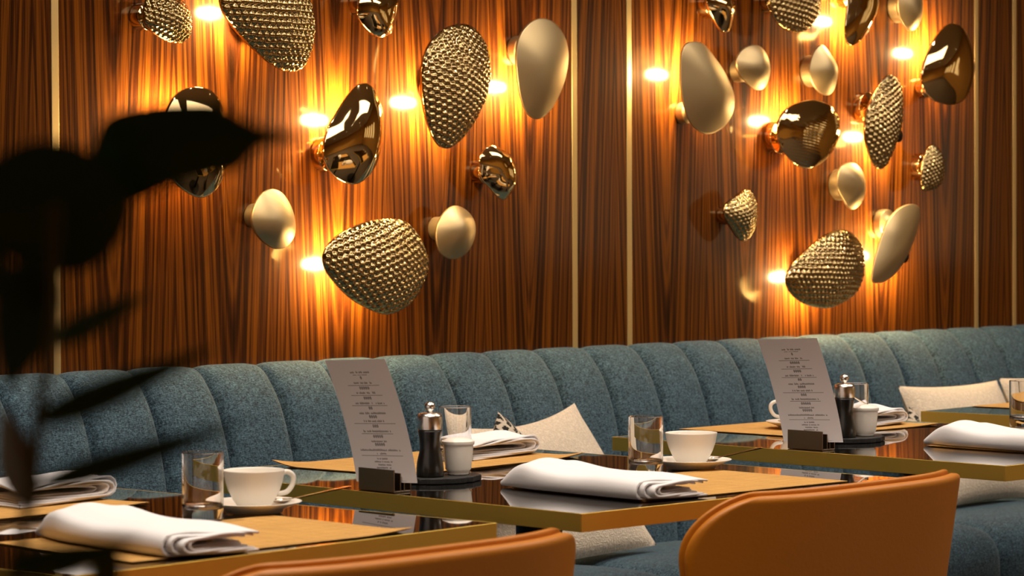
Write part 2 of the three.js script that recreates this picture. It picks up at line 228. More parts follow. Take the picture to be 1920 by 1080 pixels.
const bulbGeo = new THREE.CapsuleGeometry(0.0115, 0.046, 8, 18); bulbGeo.rotateZ(Math.PI / 2);
function shellGeometry(kind, rim, seed) {
  const hs = kind[0] === 'h', large = kind[1] === 'l', n = hs ? (large ? 260 : 150) : 96, nr = hs ? (large ? 84 : 48) : 40;
  const curve = new THREE.CatmullRomCurve3(rim.map(([x, y]) => new THREE.Vector3(x / 1000, y / 1000, 0)), true, 'centripetal');
  const edge = curve.getSpacedPoints(n); edge.pop();
  const R = rim.reduce((s, [x, y]) => s + Math.hypot(x, y) / 1000, 0) / rim.length;
  const r = rng(seed), ph = [r() * 6.28, r() * 6.28, r() * 6.28], tiltA = r() * 3.14;
  const dome = { hl: 0.24, hs: 0.36, ml: 0.22, ms: 0.42, pl: 0.30, ps: 0.42, rl: 0.26 }[kind] * R;
  const ripple = { ps: 0.0045, ms: 0.0022, pl: 0.0015, ml: 0.0016, hs: 0.0035, hl: 0.0022, rl: 0.001 }[kind];
  const sp = large ? 0.0142 : 0.0108, amp = large ? 0.0042 : 0.0032, ca = Math.cos(tiltA), sa = Math.sin(tiltA);
  const bump = (x, y) => {
    const u = (x * ca + y * sa) / sp, v = (-x * sa + y * ca) / (sp * 0.866); let best = 9;
    const jv = Math.round(v);
    for (let j = jv - 1; j <= jv + 1; j++) { const off = (j & 1) ? 0.5 : 0, i = Math.round(u - off); const jx = (h2(i, j, seed) - 0.5) * 0.16, jy = (h2(i, j, seed + 1) - 0.5) * 0.16; const d = Math.hypot(u - off - i - jx, (v - j - jy) * 0.866); if (d < best) best = d; }
    const q = best / 0.5; return amp * (q < 1 ? Math.pow(1 - q * q, 0.8) : 0);
  };
  const lift = (x, y, rho) => {
    let z = dome * (1 - Math.pow(rho, 2.1));
    const w = 1 - rho * rho * 0.6;
    z += ripple * w * (Math.sin(x / R * 2.6 + y / R * 1.3 + ph[0]) + 0.7 * Math.sin(y / R * 3.1 - x / R * 1.1 + ph[1]));
    if (hs) z += bump(x, y) * (1 - smooth(0.965, 1, rho));
    if (kind[0] === 'r') z += 0.00045 * Math.sin((y + 0.16 * x + 0.5 * x * x) / 0.0068 * 6.283) * (1 - smooth(0.9, 1, rho));
    return z;
  };
  const pos = [], uv = [], idx = [];
  const sheet = (back) => {
    const base = pos.length / 3;
    for (let j = 0; j <= nr; j++) for (let i = 0; i < n; i++) {
      const rho = j / nr, e = edge[i], x = e.x * rho, y = e.y * rho;
      pos.push(x, y, back ? (dome * (1 - Math.pow(rho, 2.1))) * 0.96 - 0.004 : lift(x, y, rho)); uv.push(x, y);
    }
    for (let j = 0; j < nr; j++) for (let i = 0; i < n; i++) { const a = base + j * n + i, b = base + j * n + (i + 1) % n, c = a + n, d = b + n; back ? idx.push(a, b, d, a, d, c) : idx.push(a, d, b, a, c, d); }
    return base + nr * n;
  };
  const e1 = sheet(false), e2 = sheet(true);
  for (let i = 0; i < n; i++) { const a = e1 + i, b = e1 + (i + 1) % n, c = e2 + i, d = e2 + (i + 1) % n; idx.push(a, c, d, a, d, b); }
  const g = new THREE.BufferGeometry();
  g.setAttribute('position', new THREE.Float32BufferAttribute(pos, 3)); g.setAttribute('uv', new THREE.Float32BufferAttribute(uv, 2)); g.setIndex(idx); g.computeVertexNormals();
  return { g, dome };
}
SCONCES.forEach(([kind, [cx, cy], rim, [mx, my, mr], lamp, label], i) => {
  const large = kind[1] === 'l', zr = large ? 0.078 : 0.052, mat = { h: M.hammered, m: M.matte, p: M.polished, r: M.polished }[kind[0]];
  const t = thing('wall_sconce', label, 'sconce', [cx, cy, 0], 0, 'brass pebble sconces on the wood wall');
  const { g, dome } = shellGeometry(kind, rim, 100 + i * 13);
  mesh('shell', g, mat, t).position.z = zr;
  // mount: a thick round wall plate that draws in to a stem under the shell
  const pz = large ? 0.020 : 0.024, reach = zr + 0.002, st = Math.min(0.011, mr * 0.45);
  const mg = lathe([[0, 0.0005], [mr, 0.0005], [mr * 1.01, 0.003], [mr, pz], [mr * 0.96, pz + 0.0025], [mr * 0.74, pz + 0.004], [st * 1.6, pz + 0.011], [st, pz + 0.019], [st, reach + 0.004], [0, reach + 0.004]], 40);
  mg.rotateX(Math.PI / 2);
  const mo = mesh('mount', mg, mat === M.hammered ? M.polished : mat, t); mo.position.set(mx, my, 0);
  if (lamp) {
    const [lx, ly] = lamp;
    const holder = lathe([[0.0, 0.068], [0.015, 0.068], [0.017, 0.074], [0.017, zr + 0.004], [0, zr + 0.004]], 20); holder.rotateX(Math.PI / 2);
    const ho = mesh('lamp_holder', holder, M.blackMetal, t); ho.position.set(lx, ly, 0);
    const b = mesh('bulb', bulbGeo, M.bulb, ho); b.position.set(0, 0, 0.058);
    const L = new THREE.SpotLight(LAMP_COLOR, LAMP_I, 0, 1.48, 0.5, 2); L.position.set(lx, ly, 0.058); L.target.position.set(lx, ly, 0); L.castShadow = true; L.shadow.radius = 0.5; t.add(L, L.target);
  }
});

// ---------------------------------------------------------------- banquette bench along the wall
{
  const x0 = -2.0, pitch = 0.1565, n = 36, first = 0.09 - Math.ceil((0.09 - x0) / pitch) * pitch;
  const b = thing('banquette_bench', 'long blue-grey upholstered bench with channelled back along the wood wall', 'bench', [first, 0, 0]);
  const len = n * pitch;
  mesh('plinth', box(len, 0.10, 0.42, len / 2, 0.05, 0.26), M.blackMetal, b);
  mesh('seat_base', rbox(len, 0.30, 0.52, len / 2, 0.25, 0.29, 0.01), M.fabric, b);
  mesh('back_board', box(len, 0.76, 0.03, len / 2, 0.46, 0.018), M.fabric, b);
  const prof = [[0.008, 0.857], [0.020, 0.864], [0.038, 0.865], [0.060, 0.855], [0.085, 0.826], [0.108, 0.790], [0.128, 0.740], [0.142, 0.690], [0.155, 0.620], [0.170, 0.530], [0.182, 0.40]];
  const curve = new THREE.CatmullRomCurve3(prof.map(([z, y]) => new THREE.Vector3(0, y, z)), false, 'centripetal');
  const S = 44, pts = curve.getSpacedPoints(S), tans = pts.map((_, i) => curve.getTangentAt(i / S));
  const L = curve.getLength();
  const chan = (seed) => {
    const r = rng(seed), plump = 0.0165 + 0.003 * r(), lean = 0.06 * (r() - 0.5);
    return grid(26, S, (u, v) => {
      const i = Math.round(v * S), p = pts[i], t = tans[i], e = Math.abs(2 * u - 1);
      const k = plump * (Math.pow(Math.max(0, 1 - Math.pow(e, 4.2)), 0.6)) * lerp(0.35, 1, smooth(0, 0.22, v)) - 0.003 - 0.007 * Math.pow(e, 14) * smooth(0.05, 0.2, v);
      const wob = lean * 0.02 * Math.sin(v * 5 + seed);
      // normal of the profile, pointing away from the wall and up
      const nz = -t.y, ny = t.z, dx = (2 * u - 1) * pitch / 2;
      return [dx + (1 - e) * wob, p.y + ny * k, Math.max(0.003, p.z + nz * k)];
    }, (u, v) => [u * pitch + seed * 0.37, v * L]);
  };
  const variants = [1, 2, 3, 4].map(chan);
  for (let k = 0; k < n; k++) { const m = mesh('back_channel', variants[(k * 7 + (k >> 2)) % 4], M.fabric, b); m.position.x = (k + 0.5) * pitch; }
  // deep seat cushions that roll over the front edge
  const cw = 0.556, sfirst = 1.0 - first - Math.floor((1.0 - first) / cw) * cw, cn = Math.floor((len - sfirst) / cw);
  const sp = new THREE.CatmullRomCurve3([[0.17, 0.425], [0.25, 0.436], [0.40, 0.444], [0.52, 0.444], [0.578, 0.434], [0.606, 0.405], [0.612, 0.35], [0.604, 0.22], [0.596, 0.10]].map(([z, y]) => new THREE.Vector3(0, y, z)), false, 'centripetal');
  const SS = 40, spts = sp.getSpacedPoints(SS), stan = spts.map((_, i) => sp.getTangentAt(i / SS)), SL = sp.getLength();
  const seat = grid(36, SS, (u, v) => {
    const i = Math.round(v * SS), p = spts[i], t = stan[i], e = Math.abs(2 * u - 1), k = 0.022 * Math.pow(Math.max(0, 1 - Math.pow(e, 6)), 0.6) - 0.003;
    return [(2 * u - 1) * cw / 2, p.y + t.z * k, p.z - t.y * k];
  }, (u, v) => [u * cw, v * SL]);
  for (let k = 0; k < cn; k++) { const m = mesh('seat_cushion', seat, M.fabric, b); m.position.x = sfirst + (k + 0.5) * cw; }
}

// ---------------------------------------------------------------- tables
const TW = 0.6907, TD = 0.86, TT = 0.0244, TY = 0.75;
const TABLES = { A: [-1.2361, 1.5965, 0.0355], B: [-0.3965, 1.5814, -0.0509], C: [0.5671, 1.608, -0.0632], D: [1.575, 1.634, 0.02] };
{
  const labels = { A: 'black glass table with gold edge, nearest, lower left behind the dark plant', B: 'black glass table with gold edge in the middle, before the left upright menu', C: 'black glass table with gold edge at right, carrying the right upright menu', D: 'black glass table with gold edge, farthest at the right edge of the photo' };
  let proto;
  for (const k of 'ABCD') {
    const [x, z, r] = TABLES[k], cx = x + TW / 2 * Math.cos(r) - TD / 2 * Math.sin(r), cz = z - TW / 2 * Math.sin(r) - TD / 2 * Math.cos(r);
    if (proto) { copyOf(proto, labels[k], [cx, 0, cz], r); continue; }
    const t = proto = thing('dining_table', labels[k], 'table', [cx, 0, cz], r, 'dining tables along the bench');
    mesh('glass_top', rbox(TW - 0.005, 0.012, TD - 0.005, 0, TY - 0.006, 0, 0.0008, 2), M.blackGlass, t);
    mesh('top_board', box(TW - 0.006, TT - 0.013, TD - 0.006, 0, TY - 0.0125 - (TT - 0.013) / 2, 0), M.blackMetal, t);
    const e = 0.0022, bars = [rbox(TW, TT, e, 0, TY - TT / 2, TD / 2 - e / 2, 0.0006, 2), rbox(TW, TT, e, 0, TY - TT / 2, -TD / 2 + e / 2, 0.0006, 2), rbox(e, TT, TD - 2 * e, TW / 2 - e / 2, TY - TT / 2, 0, 0.0006, 2), rbox(e, TT, TD - 2 * e, -TW / 2 + e / 2, TY - TT / 2, 0, 0.0006, 2)];
    for (const g of bars) mesh('gold_edge', g, M.goldEdge, t);
    mesh('column', lathe([[0, 0.02], [0.045, 0.02], [0.04, 0.04], [0.035, 0.1], [0.035, 0.68], [0.05, 0.715], [0.15, 0.722], [0.15, TY - TT], [0, TY - TT]], 32), M.blackMetal, t);
    mesh('foot_plate', lathe([[0, 0], [0.24, 0], [0.24, 0.006], [0.235, 0.011], [0.08, 0.02], [0, 0.02]], 48), M.blackMetal, t);
  }
}

// ---------------------------------------------------------------- chairs
{
  // a gently wrapped back: outline in (across, height), bent forward at the ends and leaning back
  const panel = (o) => {
    const { hw, top, bot, R, th, fwd, wrap } = o, nu = 64, nv = 48;
    const halfAt = (y) => { const base = hw * (0.86 + 0.14 * smooth(bot - 0.05, top, y)); const c = top - R; return y > c ? base - (R - Math.sqrt(Math.max(0, R * R - (y - c) * (y - c)))) : base; };
    const mid = (a, y) => { const x = a * halfAt(y), q = Math.abs(x) / 0.29; return [x, y, -wrap * Math.pow(q, 3.6) + 0.16 * (y - 0.5) - fwd]; };
    const side = (sgn) => grid(nu, nv, (u, v) => {
      const a = Math.sin((u * 2 - 1) * Math.PI / 2), y = bot + (top - bot) * Math.sin(v * Math.PI / 2);
      const p = mid(a, y), h = halfAt(y), d = Math.min((1 - Math.abs(a)) * h, (top - y) * 1.0 + 0.0, (y - bot) + 0.0);
      const r = th / 2, tau = r * Math.sqrt(Math.max(0, 1 - Math.pow(1 - clamp(d / r), 2)));
      const s = Math.sign(a) * wrap * 3.6 * Math.pow(Math.abs(p[0]) / 0.29, 2.6) / 0.29, l = Math.hypot(s, 1);
      return [p[0] + sgn * tau * s / l, p[1], p[2] + sgn * tau / l];
    }, (u, v, p) => [p[0], p[1]]);
    const f = side(1), g = side(-1); const ix = g.getIndex(); for (let i = 0; i < ix.count; i += 3) { const a = ix.getX(i); ix.setX(i, ix.getX(i + 1)); ix.setX(i + 1, a); }
    const m = mergeVertices(mergeGeometries([f, g]), 1e-5); m.computeVertexNormals(); return m;
  };
  const c = thing('dining_chair', 'orange leather chair seen from behind at lower right, drawn up to the middle table', 'chair', [-0.015, 0, 1.735], 0, 'orange leather chairs');
  mesh('back_shell', panel({ hw: 0.303, top: 0.772, bot: 0.47, R: 0.088, th: 0.019, fwd: 0, wrap: 0.075 }), M.leather, c);
  mesh('back_lining', panel({ hw: 0.301, top: 0.777, bot: 0.49, R: 0.091, th: 0.0085, fwd: 0.0150, wrap: 0.075 }), M.leather, c);
  mesh('seat_cushion', rbox(0.48, 0.07, 0.46, 0, 0.455, -0.24, 0.03, 5), M.leather, c);
  mesh('seat_shell', rbox(0.46, 0.03, 0.46, 0, 0.408, -0.24, 0.012, 3), M.blackMetal, c);
  mesh('back_bracket', rbox(0.10, 0.20, 0.016, 0, 0.50, 0.022, 0.007, 3), M.blackMetal, c);
  for (const sx of [-1, 1]) for (const sz of [-0.44, -0.05]) mesh('leg', tube([[sx * 0.19, 0.40, sz], [sx * 0.205, 0.2, sz + (sz > -0.2 ? 0.02 : -0.01)], [sx * 0.22, 0.001, sz + (sz > -0.2 ? 0.045 : -0.02)]], 0.011, 8, 10), M.blackMetal, c);
  copyOf(c, 'orange leather chair at the bottom left, partly cut off, drawn up to the nearest table', [-0.94, 0, 1.822], 0);
}

// ---------------------------------------------------------------- cushions on the bench
function cushion(name, label, w, h, t, mat, corner, right, down, extra = {}) {
  // corner: a top corner; right and down: unit directions of its edges
  const X = new THREE.Vector3(...right).normalize(), Yd = new THREE.Vector3(...down), Y = Yd.clone().addScaledVector(X, -Yd.dot(X)).normalize().negate(), Z = new THREE.Vector3().crossVectors(X, Y);
  const pin = extra.pin ?? 0.10, N = 40;
  const face = (s) => grid(N, N, (u, v) => {
    const a = u * 2 - 1, b = v * 2 - 1;
    const y = b * h / 2 * (1 - (b < 0 ? extra.pinBottom ?? pin : pin) * (1 - a * a) * Math.abs(b)), x = a * w / 2 * (1 - (extra.pinSide ?? pin) * (1 - b * b) * Math.abs(a)) + (extra.shear ?? 0) * (h / 2 - y);
    const q = Math.pow(Math.max(0, (1 - Math.pow(Math.abs(a), 2.4)) * (1 - Math.pow(Math.abs(b), 2.4))), 0.55);
    return [x, y, s * (t / 2) * q + 0.004 * vn(a * 3 + 5, b * 3, 9) * q];
  }, (u, v) => [u * w, v * h]);
  const g1 = face(1), g2 = face(-1); const ix = g2.getIndex(); for (let i = 0; i < ix.count; i += 3) { const a = ix.getX(i); ix.setX(i, ix.getX(i + 1)); ix.setX(i + 1, a); }
  const g = mergeVertices(mergeGeometries([g1, g2]), 1e-5); g.computeVertexNormals();
  const sx = extra.fromRight ? -1 : 1, ctr = new THREE.Vector3(...corner).addScaledVector(X, sx * w / 2).addScaledVector(Y, -h / 2);
  const o = thing(name, label, 'cushion', ctr.toArray());
  o.quaternion.setFromRotationMatrix(new THREE.Matrix4().makeBasis(X, Y, Z));
  const m = mesh('cover', g, mat, o);
  return o;
}
cushion('bench_cushion', 'off-white boucle cushion with a raised corner, leaning behind the middle table', 0.44, 0.322, 0.085, M.boucle, [1.085, 0.768, 0.245], [0.999, 0.03, 0.02], [0.0, -0.9, 0.40], { fromRight: true, pin: 0.22, pinSide: 0.03, pinBottom: 0.0, shear: 0.30 });
cushion('bench_cushion', 'off-white boucle cushion leaning behind the right table', 0.43, 0.31, 0.11, M.boucle, [2.245, 0.752, 0.24], [1, -0.01, 0.0], [0.0, -0.9, 0.38], { pin: 0.06 });
cushion('bench_cushion', 'off-white boucle cushion at the right edge behind the farthest table', 0.43, 0.31, 0.11, M.boucle, [2.69, 0.752, 0.235], [1, 0.01, 0.0], [0.0, -0.9, 0.38], { pin: 0.06 });
cushion('patterned_cushion', 'small black and white patterned cushion corner beside the raised boucle cushion', 0.15, 0.15, 0.05, M.pattern, [0.735, 0.774, 0.36], [0.80, -0.60, 0.0], [-0.5, -0.76, 0.3], { pin: 0.02 });
cushion('patterned_cushion', 'dark patterned cushion tip between the napkin and the cushion of the right table', 0.14, 0.14, 0.05, M.pattern, [2.030, 0.722, 0.42], [0.80, -0.60, 0.0], [-0.5, -0.76, 0.3], { pin: 0.02 });
// ---------------------------------------------------------------- things on the tables
const TOP = TY + 0.0003;
function placemat(label, cx, cz, w, d, turn, curl) {
  const t = thing('placemat', label, 'placemat', [cx, TOP, cz], turn, 'tan placemats');
  const f = (up) => grid(28, 20, (u, v) => {
    const a = u * 2 - 1, b = v * 2 - 1; let y = 0;
    curl.forEach(([sa, sb, hgt]) => { const q = Math.hypot(1 - sa * a, (1 - sb * b) * 1.0); y += hgt * Math.pow(clamp(1 - q / 0.42), 1.7); });
    return [a * w / 2, y + (up ? 0.0014 : 0), -b * d / 2];
  }, (u, v) => [u * w, v * d]);
  const a = f(true), b = f(false); const ix = b.getIndex(); for (let i = 0; i < ix.count; i += 3) { const k = ix.getX(i); ix.setX(i, ix.getX(i + 1)); ix.setX(i + 1, k); }
  b.computeVertexNormals(); mesh('mat', mergeGeometries([a, b]), M.mat, t);
}
placemat('tan placemat on the bench side of the nearest table, under a napkin', -0.905, 0.925, 0.42, 0.29, 0.03, [[1, -1, 0.002]]);
placemat('tan placemat on the near side of the nearest table, before the cup', -0.897, 1.428, 0.42, 0.27, -0.04, [[1, -1, 0.005]]);
placemat('tan placemat on the bench side of the middle table, with curled corners', 0.04, 0.872, 0.44, 0.28, 0.05, [[-1, 1, 0.009], [1, -1, 0.007]]);
placemat('tan placemat on the near side of the middle table, before the orange chair', -0.01, 1.43, 0.42, 0.27, -0.08, []);
placemat('tan placemat on the bench side of the right table, behind its menu', 1.04, 0.88, 0.42, 0.29, -0.03, [[1, -1, 0.003]]);
placemat('tan placemat on the near side of the right table, under a napkin', 1.01, 1.445, 0.42, 0.27, -0.06, []);
placemat('tan placemat on the farthest table at the right edge', 1.95, 0.92, 0.42, 0.29, 0.02, []);

// rolled napkin: nested folded layers, fold along one long side, tucked end, open end
function napkinGeo(o) {
  const { len, w, h, layers, far, near } = o, parts = [];
  for (let k = 0; k < layers; k++) {
    const NS = 34, path = [];
    const hk = (1 - k * (layers > 4 ? 0.185 : 0.22)), inset = k * 0.06;
    for (let i = 0; i <= NS; i++) {
      const s = i / NS;                                   // along the U: top right -> fold at left -> bottom right
      let x, y;
      if (s < 0.42) { x = lerp(0.5 - inset * 0.7, -0.5 + 0.10 + inset, s / 0.42); y = 0.5 * hk; }
      else if (s > 0.58) { x = lerp(-0.5 + 0.10 + inset, 0.5 - inset * 0.4, (s - 0.58) / 0.42); y = -0.5 * hk; }
      else { const a = Math.PI * (s - 0.42) / 0.16; x = -0.5 + 0.10 + inset - 0.10 * Math.sin(a); y = 0.5 * hk * Math.cos(a); }
      path.push([x, y]);
    }
    const th = 0.003;
    const at = (sg) => (u, v) => {
      const [px, py] = path[Math.round(u * NS)], z = (v - 0.5) * len;      // v = 0 tucked end, v = 1 open end
      const puff = lerp(far, near, smooth(0.12, 0.62, v)) * Math.pow(smooth(-0.03, 0.24, v), 0.55) * (1 + 0.10 * Math.sin(v * 9 + o.seed));
      const sag = 1 - 0.30 * smooth(0.45, 1, v) * (px + 0.5) * (py > 0 ? 1 : 0);
      const wd = w * (0.5 + 0.5 * Math.pow(smooth(-0.05, 0.34, v), 0.8)) * (1 + 0.06 * Math.sin(v * 7 + o.seed * 2));
      const q = Math.round(u * NS) / NS, bulge = py > 0 ? 0.14 * Math.cos(px * Math.PI) : 0, wav = o.wave * Math.sin(px * 9 + k * 1.7 + v * 3 + o.seed) * (py > 0 ? 1 : 0.2);
      const yy = h * puff * ((py * sag + 0.5 * (1 - 0)) + bulge + wav);
      const off = sg * th / 2, nx = q < 0.58 && q > 0.42 ? -1 : 0, ny = q <= 0.42 ? 1 : q >= 0.58 ? -1 : Math.cos(Math.PI * (q - 0.42) / 0.16);
      return [px * wd + off * nx * 1, Math.max(0.0012, yy + 0.0018) + off * ny * 0.9, z + 0.012 * Math.sin(px * 3 + k) * v];
    };
    const surf = (sg) => grid(NS, 40, at(sg), (u, v) => [u * w * 2, v * len]);
    const P1 = at(1), P0 = at(-1);
    parts.push(grid(NS, 2, (u, v) => { const a = P1(u, 1), b = P0(u, 1), o = v === 0.5 ? 0.0012 : 0; return [lerp(a[0], b[0], v), lerp(a[1], b[1], v), lerp(a[2], b[2], v) + o]; }, (u, v) => [u * w * 2, v * th]));
    for (const e of [0, 1]) { const c = grid(2, 40, (u, v) => { const a = e ? P1(1, v) : P0(0, v), b = e ? P0(1, v) : P1(0, v), o = u === 0.5 ? 0.0012 : 0; return [lerp(a[0], b[0], u) + o, lerp(a[1], b[1], u), lerp(a[2], b[2], u)]; }); parts.push(c); }
    const a = surf(1), b = surf(-1); const ix = b.getIndex(); for (let i = 0; i < ix.count; i += 3) { const t = ix.getX(i); ix.setX(i, ix.getX(i + 1)); ix.setX(i + 1, t); }
    a.computeVertexNormals(); b.computeVertexNormals(); parts.push(a, b);
  }
  return mergeGeometries(parts);
}
const napA = napkinGeo({ len: 0.30, w: 0.115, h: 0.030, layers: 5, far: 1.12, near: 0.78, seed: 1, wave: 0.05 });
const napB = napkinGeo({ len: 0.125, w: 0.19, h: 0.026, layers: 5, far: 0.95, near: 1.05, seed: 3, wave: 0.06 });
{ napB.scale(-1, 1, 1); const ix = napB.getIndex(); for (let i = 0; i < ix.count; i += 3) { const a = ix.getX(i); ix.setX(i, ix.getX(i + 1)); ix.setX(i + 1, a); } napB.computeVertexNormals(); }
function napkin(geo, label, x, z, turn, y = TOP + 0.0016) { const t = thing('napkin', label, 'napkin', [x, y, z], turn, 'white folded napkins'); mesh('folded_cloth', geo, M.napkin, t); return t; }
napkin(napA, 'white folded napkin at the bottom left, half behind the dark leaf', -1.005, 1.42, -0.05);
napkin(napA, 'white folded napkin on the near side of the middle table', -0.175, 1.405, -0.04);
napkin(napA, 'white folded napkin at the right edge on the right table', 0.855, 1.43, -0.04);
napkin(napB, 'white folded napkin on the bench side of the nearest table, left edge', -0.765, 0.915, 0.08);
napkin(napB, 'white folded napkin on the bench side of the middle table, before the cushion', 0.168, 0.85, 0.06);
napkin(napB, 'white folded napkin on the bench side of the right table, behind the sugar pot', 1.13, 0.915, 0.02);

// cutlery wrapped in the napkins
{
  const g = mergeGeometries([rbox(0.011, 0.004, 0.15, 0, 0, 0, 0.0018, 2), rbox(0.016, 0.0025, 0.09, 0, 0, -0.11, 0.001, 2)]);
  const k = thing('table_knife', 'steel knife end showing inside the napkin on the middle table', 'knife', [-0.163, TOP + 0.0135, 1.46], -0.04); mesh('blade_and_handle', g, M.silver, k);
  copyOf(k, 'steel knife end showing inside the napkin at the bottom left', [-0.993, TOP + 0.0135, 1.475], -0.05);
}

// cups on saucers
const cupGeo = lathe([[0, 0.0035], [0.0165, 0.0035], [0.0205, 0.0], [0.0225, 0.0005], [0.0225, 0.003], [0.0275, 0.010], [0.0335, 0.022], [0.0375, 0.034], [0.0400, 0.0475], [0.0402, 0.0488], [0.0394, 0.0490], [0.0378, 0.0475], [0.0352, 0.034], [0.0312, 0.0225], [0.0255, 0.0115], [0.019, 0.0065], [0, 0.006]], 64);
const handleGeo = tube([[0.0362, 0.0415, 0], [0.046, 0.0445, 0], [0.0545, 0.039, 0], [0.0545, 0.029, 0], [0.0465, 0.0185, 0], [0.0325, 0.0155, 0]], 0.0034, 32, 10);
const saucerGeo = lathe([[0, 0.003], [0.030, 0.003], [0.034, 0.0], [0.0375, 0.0], [0.039, 0.004], [0.050, 0.0085], [0.0610, 0.0125], [0.0625, 0.0138], [0.0612, 0.0144], [0.048, 0.0108], [0.036, 0.0068], [0.026, 0.0060], [0, 0.0060]], 64);
const spoonGeo = (() => {
  const bowl = new THREE.SphereGeometry(1, 20, 12, 0, Math.PI * 2, Math.PI / 2, Math.PI / 2); bowl.scale(0.0115, 0.0045, 0.017); bowl.translate(0, 0.0045, -0.052);
  const hd = grid(8, 24, (u, v) => { const s = v, wd = 0.0022 + 0.0022 * smooth(0.5, 1, s), z = -0.038 + s * 0.098; return [(u * 2 - 1) * wd, 0.0035 + 0.004 * Math.sin(s * 2.4) + 0.009 * s * s, z]; });
  const hb = hd.clone(); hb.translate(0, -0.0016, 0); const ix = hb.getIndex(); for (let i = 0; i < ix.count; i += 3) { const a = ix.getX(i); ix.setX(i, ix.getX(i + 1)); ix.setX(i + 1, a); }
  const bb = bowl.clone().scale(0.96, 0.96, 0.96); return mergeGeometries([bowl.toNonIndexed(), bb.toNonIndexed(), hd.toNonIndexed(), hb.toNonIndexed()]);
})();
function cupSet(where, x, z, handleTurn, spoon) {
  const s = thing('saucer', `white porcelain saucer ${where}`, 'saucer', [x, TOP + 0.0015, z], 0, 'white saucers'); mesh('dish', saucerGeo, M.porcelain, s);
  const c = thing('coffee_cup', `white porcelain cup ${where}`, 'cup', [x, TOP + 0.0077, z], handleTurn, 'white cups'); mesh('bowl', cupGeo, M.porcelain, c); mesh('handle', handleGeo, M.porcelain, c);
  if (spoon !== null) { const p = thing('teaspoon', `steel teaspoon ${where.replace('on the', 'resting on the saucer of the')}`, 'spoon', [x + spoon[0], TOP + 0.0115, z + spoon[1]], spoon[2], 'teaspoons'); mesh('spoon_body', spoonGeo, M.silver, p); }
}
cupSet('on the nearest table', -0.672, 1.255, -0.35, [0.088, 0.016, 1.4]);
cupSet('on the near side of the middle table', 0.203, 1.275, 1.2, [0.085, 0.016, 1.4]);
cupSet('on the bench side of the right table', 0.985, 0.895, 2.5, [-0.045, 0.02, -0.6]);

// tumblers
const tumblerGeo = lathe([[0, 0.0], [0.0245, 0.0], [0.0258, 0.0015], [0.0262, 0.02], [0.0265, 0.086], [0.0258, 0.0868], [0.0249, 0.0862], [0.0245, 0.022], [0.0225, 0.0165], [0.015, 0.0145], [0, 0.0140]], 64);
{
  const t = thing('water_glass', 'clear heavy-based tumbler on the near side of the middle table', 'glass', [0.085, TOP + 0.0016, 1.283], 0, 'clear tumblers'); mesh('tumbler', tumblerGeo, M.glass, t);
  copyOf(t, 'clear heavy-based tumbler on the nearest table, left of its cup', [-0.785, TOP + 0.0016, 1.286]);
  copyOf(t, 'clear tumbler on the bench side of the middle table, behind the pepper mill', [0.06, TOP + 0.0016, 0.905]);
  copyOf(t, 'clear tumbler on the bench side of the right table, behind the pepper mill', [1.003, TOP + 0.0016, 1.006]);
  copyOf(t, 'clear tumbler cut by the right edge of the photo', [1.285, TOP + 0.0016, 1.19]);
}

// slate, pepper mill and sugar pot
const slateGeo = (() => {
  const r = rng(5), s = new THREE.Shape(), N = 40; for (let i = 0; i <= N; i++) { const a = i / N * Math.PI * 2, q = i === N ? 0 : i, k = 1 + 0.05 * (h2(q, 3, 4) - 0.5) * 2; const x = 0.060 * Math.cos(a) * k, y = 0.042 * Math.sin(a) * k; i ? s.lineTo(x, y) : s.moveTo(x, y); }
  const g = new THREE.ExtrudeGeometry(s, { depth: 0.006, bevelEnabled: true, bevelThickness: 0.0012, bevelSize: 0.0014, bevelSegments: 2 }); g.rotateX(-Math.PI / 2); g.translate(0, 0.0013, 0); return g;
})();
const millBodyGeo = lathe([[0, 0], [0.0195, 0], [0.0202, 0.002], [0.0202, 0.012], [0.0190, 0.022], [0.0158, 0.036], [0.0150, 0.046], [0.0160, 0.056], [0.0176, 0.066], [0.0178, 0.0685], [0, 0.0685]], 48);
const millCapGeo = lathe([[0.0172, 0.0690], [0.0182, 0.0695], [0.0185, 0.078], [0.0185, 0.087], [0.0170, 0.0920], [0.0120, 0.0938], [0.0060, 0.0942], [0, 0.0943]], 48);
const millKnobGeo = lathe([[0, 0.0940], [0.0042, 0.0942], [0.0035, 0.0962], [0.0068, 0.0990], [0.0080, 0.1030], [0.0066, 0.1072], [0.0030, 0.1096], [0, 0.1100]], 32);
const potGeo = lathe([[0, 0.0], [0.0150, 0.0], [0.0158, 0.0012], [0.0158, 0.004], [0.0190, 0.008], [0.0215, 0.030], [0.0226, 0.0440], [0.0242, 0.0448], [0.0245, 0.0490], [0.0238, 0.0500], [0.0226, 0.0492], [0.0205, 0.0440], [0.0185, 0.010], [0, 0.009]], 56);
const potLidGeo = lathe([[0, 0.0488], [0.0222, 0.0488], [0.0224, 0.0505], [0.0150, 0.0535], [0.0060, 0.0548], [0, 0.0550]], 48);
